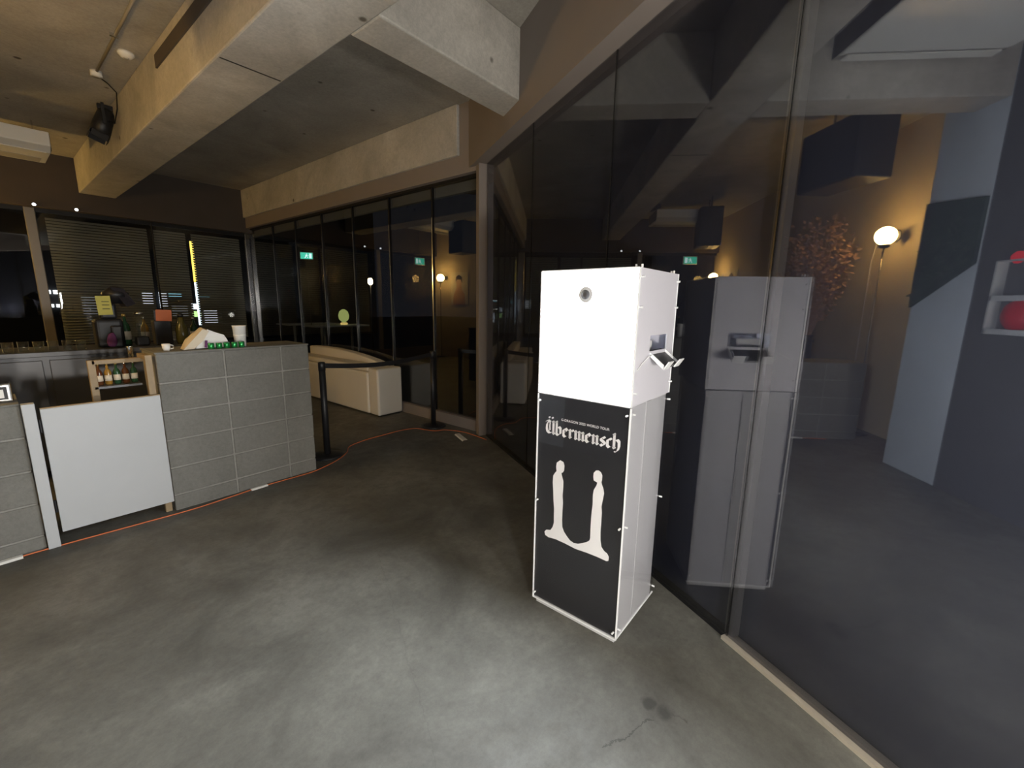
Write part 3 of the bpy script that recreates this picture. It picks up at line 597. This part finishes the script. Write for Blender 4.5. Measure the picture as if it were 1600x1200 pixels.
MB().lathe([(0.032, 0.09), (0.042, 0.30), (0.039, 0.30), (0.029, 0.095)], n=20).build('jar', 'clear_glass', bj, True)
MB().lathe([(0.040, 0.301), (0.040, 0.315), (0.02, 0.325)], n=20).build('lid', 'chrome', bj, True)
tb = thing('till_box', 'black box with an orange paper note on top of it', 'box', (1.14, 5.46, ZBK))
MB().box(-0.07, 0.07, -0.06, 0.06, 0, 0.24).build('body', 'black_plastic', tb, bevel=0.01)
MB().box(-0.065, 0.06, -0.068, -0.064, 0.235, 0.345, Matrix.Rotation(0.06, 4, 'Y')).build('note', 'orange_note', tb)['label'] = 'orange paper note'
MB().box(-0.06, 0.055, -0.063, -0.055, 0.24, 0.335).build('note_holder', 'black_plastic', tb)
pt = thing('syrup_jug', 'olive green jug right of the orange note', 'jug', (1.30, 5.45, ZBK))
MB().lathe([(0.045, 0), (0.055, 0.03), (0.055, 0.15), (0.03, 0.21), (0.022, 0.27)], n=18).build('body', 'olive_glass', pt, True)
MB().lathe([(0.026, 0.27), (0.026, 0.30), (0.015, 0.31)], n=14).build('stopper', 'black_plastic', pt, True)
bottle('dark wine bottle between the black grinder and the blender', 0.885, 5.58, ZBK, 0.30, 0.036, 'bottle_green', 'gold_cap', group='bottles on the back bar')
bottle('amber bottle behind the clear blender jar', 1.04, 5.64, ZBK, 0.27, 0.034, 'bottle_amber', 'chrome', group='bottles on the back bar')
bottle('brown bottle behind the olive jug', 1.22, 5.66, ZBK, 0.28, 0.034, 'bottle_brown', 'gold_cap', group='bottles on the back bar')
bottle('green bottle at the right end of the back bar', 1.43, 5.55, ZBK, 0.26, 0.034, 'bottle_green', 'chrome', group='bottles on the back bar')
# napkin dispenser on the low counter
nd = thing('napkin_dispenser', 'shiny chrome napkin dispenser on the low left counter', 'dispenser', (-0.005, 3.93, 0.930))
MB().box(-0.12, 0.07, -0.05, 0.05, 0, 0.115).build('body', 'chrome', nd, bevel=0.012, seg=3)
MB().box(-0.10, 0.05, -0.053, -0.049, 0.02, 0.095).build('front_opening', 'dark_metal', nd)
MB().box(-0.005, 0.035, -0.057, -0.053, 0.03, 0.08).build('napkins', 'white_paper', nd)

# ------------------------------------------------------------------ sofa by the far glass
sf = thing('lounge_sofa', 'cream lounge sofa with a low curved back by the far glass', 'sofa', (3.27, 4.98, 0))
MB().box(0.0, 0.40, 0.0, 0.22, 0.015, 0.665).build('arm_block', 'cream_leather', sf, bevel=0.03, seg=4)
MB().box(-0.01, 0.24, 0.225, 2.4, 0.015, 0.60).build('seat_base', 'cream_leather', sf, bevel=0.035, seg=4)
MB().box(0.01, 0.26, 0.23, 2.4, 0.602, 0.68).build('seat_cushion', 'cream_leather', sf, bevel=0.03, seg=4)
prof = [(0.23, 0.02)]
for i in range(13):
    t = i / 12; prof.append((0.30 + 1.9 * t, 0.68 + 0.135 * math.sin(math.pi * min(1, (t + 0.03) * 1.0) * 0.62) ** 0.8))
prof += [(2.4, 0.80), (2.4, 0.02)]
MB().prism(prof, lambda a_, z_, t_: (t_, a_, z_), 0.265, 0.40).build('curved_backrest', 'cream_leather', sf, bevel=0.02, seg=3)
for (x_, y_) in ((0.05, 0.05), (0.35, 0.05), (0.05, 2.3), (0.35, 2.3)): MB().cyl((x_, y_, 0), (x_, y_, 0.016), 0.025).build('foot', 'black_plastic', sf)

# ------------------------------------------------------------------ stanchions
st = thing('stanchion_post', 'black belt barrier post beside the block counter end', 'barrier post', (2.06, 4.08, 0), group='belt barrier posts')
MB().lathe([(0.155, 0), (0.155, 0.012), (0.12, 0.022), (0.04, 0.03)], n=32).build('base', 'black_plastic', st, True)
MB().cyl((0, 0, 0.028), (0, 0, 0.90), 0.031, n=20).build('post', 'black_plastic', st, True)
MB().lathe([(0.034, 0.88), (0.034, 0.955), (0.026, 0.965)], n=20).build('belt_head', 'black_plastic', st, True)
copy_tree(st, (3.50, 4.12, 0), None, 'black belt barrier post near the grey corner post')
bp = []
for i in range(13):
    t = i / 12; bp.append((2.095 + 1.37 * t, 4.081 + 0.038 * t, 0.925 - 0.05 * math.sin(math.pi * t)))
mb = MB(); n = len(bp)
vv = []
for (x_, y_, z_) in bp: vv += [(x_, y_ - 0.001, z_ - 0.024), (x_, y_ - 0.001, z_ + 0.024), (x_, y_ + 0.001, z_ + 0.024), (x_, y_ + 0.001, z_ - 0.024)]
ff = []
for i in range(n - 1):
    for k in range(4): ff.append((i * 4 + k, i * 4 + (k + 1) % 4, (i + 1) * 4 + (k + 1) % 4, (i + 1) * 4 + k))
mb.add(vv, ff + [(0, 1, 2, 3), ((n - 1) * 4 + 3, (n - 1) * 4 + 2, (n - 1) * 4 + 1, (n - 1) * 4)])
tag(mb.build('barrier_belt', 'black_plastic'), 'black belt stretched between the two barrier posts', 'belt')

# ------------------------------------------------------------------ terrace tables outside the far glass
tt = thing('terrace_table', 'white terrace table farther from the hall beyond the glass', 'table', (4.85, 10.05, -0.13), 0.0, 'white terrace tables')
MB().box(-0.62, 0.62, -0.30, 0.30, 1.15, 1.18).build('table_top', 'white_board', tt, bevel=0.004)
for x_ in (-0.35, 0.35):
    MB().cyl((x_, 0, 0.02), (x_, 0, 1.15), 0.028).build('leg', 'white_board', tt, True); MB().cyl((x_, 0, 0), (x_, 0, 0.02), 0.2, n=24).build('foot', 'white_board', tt)
copy_tree(tt, (4.95, 9.0, -0.13), None, 'white terrace table nearer the hall with the pear shaped lamp')
pl = thing('pear_lamp', 'glowing yellow green pear shaped table lamp on a terrace table', 'lamp', (5.12, 9.0, 1.05))
MB().lathe([(0.07, 0), (0.08, 0.03), (0.06, 0.05)], n=18).build('base', 'amber_lamp', pl, True)
MB().lathe([(0.03, 0.05), (0.10, 0.12), (0.115, 0.20), (0.09, 0.29), (0.03, 0.34)], n=20).build('shade', 'pear_lamp', pl, True)
tl = thing('terrace_lamp', 'small amber lamp on a slim post beyond the far glass', 'lamp', (5.70, 8.80, -0.13))
MB().cyl((0, 0, 0), (0, 0, 2.07), 0.018, n=10).build('post', 'dark_metal', tl, True)
MB().lathe([(0.02, 2.07), (0.05, 2.10), (0.05, 2.19), (0.02, 2.22)], n=16).build('lantern', 'terrace_amber', tl, True)
MB().lathe([(0.06, 2.22), (0.06, 2.235), (0.01, 2.27)], n=16).build('hood', 'dark_metal', tl, True)
def exit_sign(label, loc, rz, s, hang=True):
    e = thing('exit_sign', label, 'sign', loc, rz, 'green exit signs')
    MB().box(-0.17 * s, 0.17 * s, 0.0, 0.05 * s, -0.10 * s, 0.10 * s).build('housing', 'white_plastic', e, bevel=0.006)
    pn = MB().box(-0.155 * s, 0.155 * s, -0.004, 0.0, -0.085 * s, 0.085 * s).build('panel', 'exit_green', e)
    fg = MB()
    Y = lambda x_, z_, t_: (x_ * s, t_, z_ * s)
    fg.prism([(-0.012, 0.05), (0.005, 0.062), (0.022, 0.05), (0.005, 0.036)], Y, -0.006, -0.004)
    fg.prism([(-0.03, 0.028), (0.02, 0.034), (0.012, -0.012), (-0.022, -0.010)], Y, -0.006, -0.004)
    fg.prism([(-0.022, -0.010), (-0.004, -0.010), (-0.03, -0.062), (-0.055, -0.062)], Y, -0.006, -0.004)
    fg.prism([(0.0, -0.010), (0.014, -0.010), (0.045, -0.05), (0.03, -0.062)], Y, -0.006, -0.004)
    fg.prism([(0.02, 0.030), (0.055, 0.008), (0.050, 0.0), (0.016, 0.016)], Y, -0.006, -0.004)
    fg.build('running_figure', 'exit_white', pn)
    fg2 = MB().prism([(0.07, -0.065), (0.13, -0.065), (0.13, 0.065), (0.07, 0.065)], Y, -0.006, -0.004).build('door_mark', 'exit_white', pn)
    z_end = ZC if hang else -0.13
    MB().cyl((0, 0.025 * s, 0.10 * s if hang else -0.10 * s), (0, 0.025 * s, z_end - loc[2]), 0.008).build('hanger' if hang else 'post', 'dark_metal', e)
    return e
exit_sign('green exit sign glowing beyond the far glass wall', (4.55, 9.35, 2.50), math.radians(-32), 0.75, False)
exit_sign('green exit sign mirrored above the top of the photo booth', (-0.5, VL - 0.24, 2.70), 0, 1.0)

# ------------------------------------------------------------------ ceiling fittings
cd = thing('ceiling_conduit', 'thin metal conduit on the ceiling left of the long beam', 'conduit', (1.0, 3.6, ZC - 0.012))
MB().cyl((0.0, -1.5, 0), (0.02, 2.42, 0), 0.011, n=10).build('pipe', 'valance', cd, True)
MB().cyl((0.02, 2.45, -0.035), (0.02, 2.45, 0.012), 0.045, n=18).build('junction_box', 'white_plastic', cd, True)
for y_ in (-0.4, 0.6, 1.5): MB().box(-0.02, 0.035, y_, y_ + 0.02, -0.013, 0.012).build('clip', 'chrome', cd)
sm = thing('smoke_detector', 'round white smoke detector on the concrete ceiling', 'detector', (1.13, 5.40, ZC))
MB().lathe([(0.0, -0.045), (0.035, -0.045), (0.05, -0.03), (0.062, -0.018), (0.062, 0.0)], n=24).build('housing', 'white_plastic', sm, True)
MB().lathe([(0.0, -0.052), (0.018, -0.050), (0.022, -0.044)], n=16).build('sensor', 'valance', sm, True)
sp = thing('stage_spotlight', 'black spotlight clamped to the side of the long beam', 'spotlight', (1.15, 6.85, 3.46))
MB().lathe([(0.045, 0.16), (0.075, 0.12), (0.085, 0.0), (0.092, -0.13), (0.080, -0.13), (0.07, -0.05)], n=18, M=Matrix.Rotation(0.35, 4, 'Y')).build('housing', 'black_plastic', sp, True)
MB().box(-0.03, 0.105, -0.02, 0.02, 0.15, 0.20).build('clamp', 'black_plastic', sp, bevel=0.006)
MB().box(-0.012, 0.012, -0.105, -0.085, -0.02, 0.19).build('yoke', 'black_plastic', sp); MB().box(-0.012, 0.012, 0.085, 0.105, -0.02, 0.19).build('yoke', 'black_plastic', sp)
for a_ in range(4):
    MB().box(-0.085, -0.08, -0.07, 0.07, -0.19, -0.125, Matrix.Rotation(0.35, 4, 'Y') @ Matrix.Rotation(a_ * math.pi / 2, 4, 'Z')).build('barn_door', 'black_plastic', sp)
MB().tube([(-0.13, -0.80, 0.205), (-0.02, -0.60, 0.228), (0.075, -0.42, 0.225), (0.085, -0.30, 0.10), (0.07, -0.18, -0.02), (0.03, -0.06, 0.02)], 0.006, 6).build('power_cord', 'black_plastic', sp, True)
def air_con(name, label, loc, rz, L, D, Hh, front_mat='white_plastic'):
    t = thing(name, label, 'air conditioner', loc, rz, 'ceiling air conditioners')
    pr = [(-D / 2, 0), (D / 2 * 0.75, 0), (D / 2, 0.06), (D / 2, Hh), (-D / 2, Hh)]
    MB().prism(pr, lambda a_, z_, t_: (t_, a_, z_), -L / 2, L / 2).build('casing', front_mat, t, bevel=0.01)
    MB().box(-L / 2 + 0.06, L / 2 - 0.06, -D / 2 + 0.05, -D / 2 + 0.30, -0.006, 0.0).build('intake_grille', 'valance', t)
    MB().box(-L / 2 + 0.04, L / 2 - 0.04, D / 2 - 0.16, D / 2 - 0.08, -0.008, 0.0).build('air_vane', 'white_plastic', t)
    MB().box(L / 2, L / 2 + 0.004, -D / 2 + 0.01, D / 2 - 0.02, 0.015, Hh - 0.01).build('end_cap', 'steel_dark', t)
    MB().box(-L / 2 - 0.004, -L / 2, -D / 2 + 0.01, D / 2 - 0.02, 0.015, Hh - 0.01).build('end_cap', 'steel_dark', t)
    for x_ in (-L / 2 + 0.1, L / 2 - 0.1): MB().cyl((x_, 0, Hh), (x_, 0, ZC - loc[2]), 0.008).build('hanger', 'chrome', t)
    return t
air_con('ceiling_air_conditioner', 'pale ceiling air conditioner over the bar at the left edge', (0.17, 8.3, 3.29), math.pi, 1.3, 0.75, 0.22)
air_con('ceiling_air_conditioner', 'long grey ceiling air conditioner mirrored in the top right corner', (0.22, 1.72, 3.44), 0.0, 1.15, 1.45, 0.20)

for (x_, lb) in ((0.738, 'small bright spot light above the bar-end window, left one'), (1.192, 'small bright spot light above the bar-end window, right one')):
    t = thing('spot_light', lb, 'light', (x_, VL - 0.16, 2.93), 0, 'spot lights on the dark header')
    MB().cyl((0, 0, 0), (0, -0.045, -0.01), 0.026, n=16).build('housing', 'dark_metal', t, True)
    MB().cyl((0, -0.045, -0.01), (0, -0.050, -0.011), 0.021, n=16).build('bulb_face', 'pin_light', t)
# ------------------------------------------------------------------ things seen mirrored in the glass
def speaker(label, loc, rz, w, d, h):
    t = thing('hanging_speaker', label, 'speaker', loc, rz, 'black hanging speakers')
    MB().box(-w / 2, w / 2, -d / 2, d / 2, -h / 2, h / 2).build('cabinet', 'black_plastic', t, bevel=0.02)
    MB().box(-w / 2 + 0.02, w / 2 - 0.02, -d / 2 - 0.008, -d / 2, -h / 2 + 0.02, h / 2 - 0.02).build('grille', 'black_mesh', t)
    for x_ in (-w / 4, w / 4): MB().cyl((x_, 0, h / 2), (x_, 0, ZC - loc[2]), 0.012).build('hanger', 'dark_metal', t)
speaker('big black hanging speaker mirrored above the dry branches', (-0.16, 3.70, 3.16), math.radians(80), 0.80, 0.40, 0.62)
speaker('black hanging speaker mirrored near the grey corner post', (-0.20, 7.85, 3.12), math.radians(100), 0.60, 0.42, 0.74)
def pole_lamp(label, x_, y_, zt, gm='globe_warm'):
    t = thing('globe_floor_lamp', label, 'lamp', (x_, y_, 0), 0, 'globe floor lamps')
    MB().lathe([(0.15, 0), (0.15, 0.015), (0.02, 0.03)], n=24).build('base', 'dark_metal', t, True)
    MB().cyl((0, 0, 0.02), (0, 0, zt - 0.13), 0.011, n=10).build('pole', 'chrome', t, True)
    MB().lathe([(0.03, zt - 0.14), (0.055, zt - 0.125), (0.055, zt - 0.10)], n=18).build('lamp_holder', 'dark_metal', t, True)
    pr = [(max(0.001, 0.105 * math.sin(math.pi * i / 12)), zt - 0.105 * math.cos(math.pi * i / 12)) for i in range(13)]
    g = MB().lathe(pr, n=24).build('globe', gm, t, True); g['label'] = 'glowing warm globe'
    if gm == 'globe_warm': MB().lathe([(0.07, 0), (0.075, 0.012), (0.03, 0.03)], (-0.112, 0, zt), 20, Matrix.Rotation(-math.pi / 2, 4, 'Y')).build('back_cap', 'dark_metal', t, True)
    MB().tube([(0.03, 0.10, 0.012), (0.0, 0.19, 0.02), (-0.02, 0.2, 0.6), (-0.02, 0.2, zt - 0.3), (-0.01, 0.14, zt - 0.05), (0, 0.1, zt + 0.02)], 0.004, 6).build('cord', 'white_plastic', t, True)
    return t
pole_lamp('globe lamp on a thin pole mirrored at right beside the grey pillar', -0.98, 4.10, 2.41)
pole_lamp('globe lamp mirrored in the far glass beside the portrait poster', -0.98, 9.55, 2.27)
ps = thing('portrait_poster', 'warm toned portrait poster on the bar wall, mirrored in the far glass', 'poster', (-1.198, 9.0, 1.52))
MB().box(0, 0.012, -0.34, 0.34, 0, 0.90).build('sheet', 'portrait_pale', ps)
Yp = lambda y_, z_, t_: (t_, y_, z_)
MB().prism([(-0.10, 0.62), (-0.06, 0.74), (0.05, 0.76), (0.11, 0.64), (0.09, 0.48), (0.13, 0.40), (0.22, 0.30), (0.24, 0.0), (-0.24, 0.0), (-0.22, 0.30), (-0.10, 0.42), (-0.08, 0.50)], Yp, 0.012, 0.016).build('figure', 'portrait_skin', ps)
MB().prism([(-0.13, 0.60), (-0.12, 0.76), (0.0, 0.83), (0.12, 0.77), (0.13, 0.62), (0.08, 0.70), (-0.07, 0.70)], Yp, 0.016, 0.019).build('hair', 'dark_cloth', ps)
# dark green canvas on the pillar, its lower edge slanted along a shadow line
cv = thing('wall_canvas', 'dark green leafy canvas on the grey pillar mirrored at right, lower edge cut along a shadow line', 'picture', (-0.545, 2.68, 2.1))
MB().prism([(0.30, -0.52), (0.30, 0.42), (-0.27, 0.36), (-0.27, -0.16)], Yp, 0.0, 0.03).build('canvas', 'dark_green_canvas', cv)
rl = random.Random(4); mb = MB()
for i in range(90):
    y_ = rl.uniform(-0.25, 0.27); lo = -0.14 - (y_ + 0.25) * 0.62; z_ = rl.uniform(lo, 0.2); a_ = rl.uniform(0, 6.28); l_ = rl.uniform(0.02, 0.045)
    c_, s_ = math.cos(a_), math.sin(a_)
    mb.add([(0.032, y_, z_), (0.045, y_ + l_ * c_ - 0.3 * l_ * s_, z_ + l_ * s_ + 0.3 * l_ * c_), (0.05, y_ + 2 * l_ * c_, z_ + 2 * l_ * s_), (0.045, y_ + l_ * c_ + 0.3 * l_ * s_, z_ + l_ * s_ - 0.3 * l_ * c_)], [(0, 1, 2, 3)])
o = mb.build('leaf_relief', 'foliage', cv); o['kind'] = 'stuff'
# fire box on the rear wall
fb = thing('fire_alarm_box', 'white framed wall box with a red bell, mirrored at the right edge', 'alarm box', (-0.545, 1.86, 1.38))
MB().box(0, 0.10, -0.28, 0.28, 0.0, 0.04).build('bottom_frame', 'white_board', fb); MB().box(0, 0.10, -0.28, 0.28, 0.25, 0.29).build('middle_frame', 'white_board', fb)
MB().box(0, 0.10, -0.28, 0.28, 0.54, 0.55).build('top_frame', 'white_board', fb)
for y_ in (-0.28, 0.265): MB().box(0, 0.10, y_, y_ + 0.015, 0.0, 0.55).build('side_frame', 'white_board', fb)
MB().box(0, 0.02, -0.265, 0.265, 0.04, 0.54).build('back_panel', 'dark_wall', fb)
MB().lathe([(0.115, 0), (0.11, 0.04), (0.05, 0.06), (0.001, 0.062)], (0.02, 0.10, 0.145), 24, Matrix.Rotation(math.pi / 2, 4, 'Y')).build('bell', 'fire_red', fb, True)
rd = MB().lathe([(0.045, 0), (0.045, 0.03), (0.03, 0.05), (0.001, 0.056)], (0.0, 0.205, 0.57), 20, Matrix.Rotation(math.pi / 2, 4, 'Y')).build('warning_lamp', 'red_lamp', fb, True)
# dry branches in a vase behind the bar
vb = thing('dry_branch_vase', 'tall vase of dry brown branches mirrored right of the booth', 'branches', (-0.60, 4.75, 0))
MB().lathe([(0.12, 0), (0.16, 0.2), (0.17, 0.5), (0.10, 0.9), (0.085, 1.15), (0.10, 1.2)], n=20).build('vase', 'dark_metal', vb, True)
rb = random.Random(11)
tw = MB(); lf = MB()
for i in range(30):
    a_ = rb.uniform(0, 6.28); sp_ = rb.uniform(0.1, 0.55); h_ = rb.uniform(1.9, 2.9)
    p = [(0, 0, 1.0), (sp_ * 0.25 * math.cos(a_), sp_ * 0.35 * math.sin(a_), 1.5), (sp_ * 0.5 * math.cos(a_), sp_ * 0.8 * math.sin(a_), (h_ + 1.5) / 2), (sp_ * 0.6 * math.cos(a_ + 0.2), sp_ * 1.1 * math.sin(a_ + 0.2), h_)]
    pp = smooth_path(p, 3); tw.tube(pp, [0.009 - 0.007 * k / len(pp) for k in range(len(pp))], 5)
    for k in range(60):
        t_ = rb.uniform(0.35, 1.0); b_ = Vector(pp[min(len(pp) - 1, int(t_ * (len(pp) - 1)))]) + Vector((rb.uniform(-.1, .1), rb.uniform(-.1, .1), rb.uniform(-.1, .1)))
        d_ = Vector((rb.uniform(-1, 1), rb.uniform(-1, 1), rb.uniform(-0.6, 1))).normalized() * 0.065; e_ = d_.orthogonal().normalized() * 0.02
        lf.add([b_, b_ + d_ * 0.5 + e_, b_ + d_, b_ + d_ * 0.5 - e_], [(0, 1, 2, 3)])
tw.build('branches', 'dry_twig', vb)['kind'] = 'stuff'; lf.build('dry_leaves', 'dry_twig', vb)['kind'] = 'stuff'

# ------------------------------------------------------------------ unseen fill lamps added behind the camera to brighten booth side and ceiling
pole_lamp('unseen neutral fill lamp added just behind the camera', -0.22, -0.95, 0.90, 'fill_globe')
pole_lamp('unseen neutral fill lamp added at the near end of the hall', 0.25, -2.1, 0.90, 'fill_globe')
bpy.context.view_layer.update()
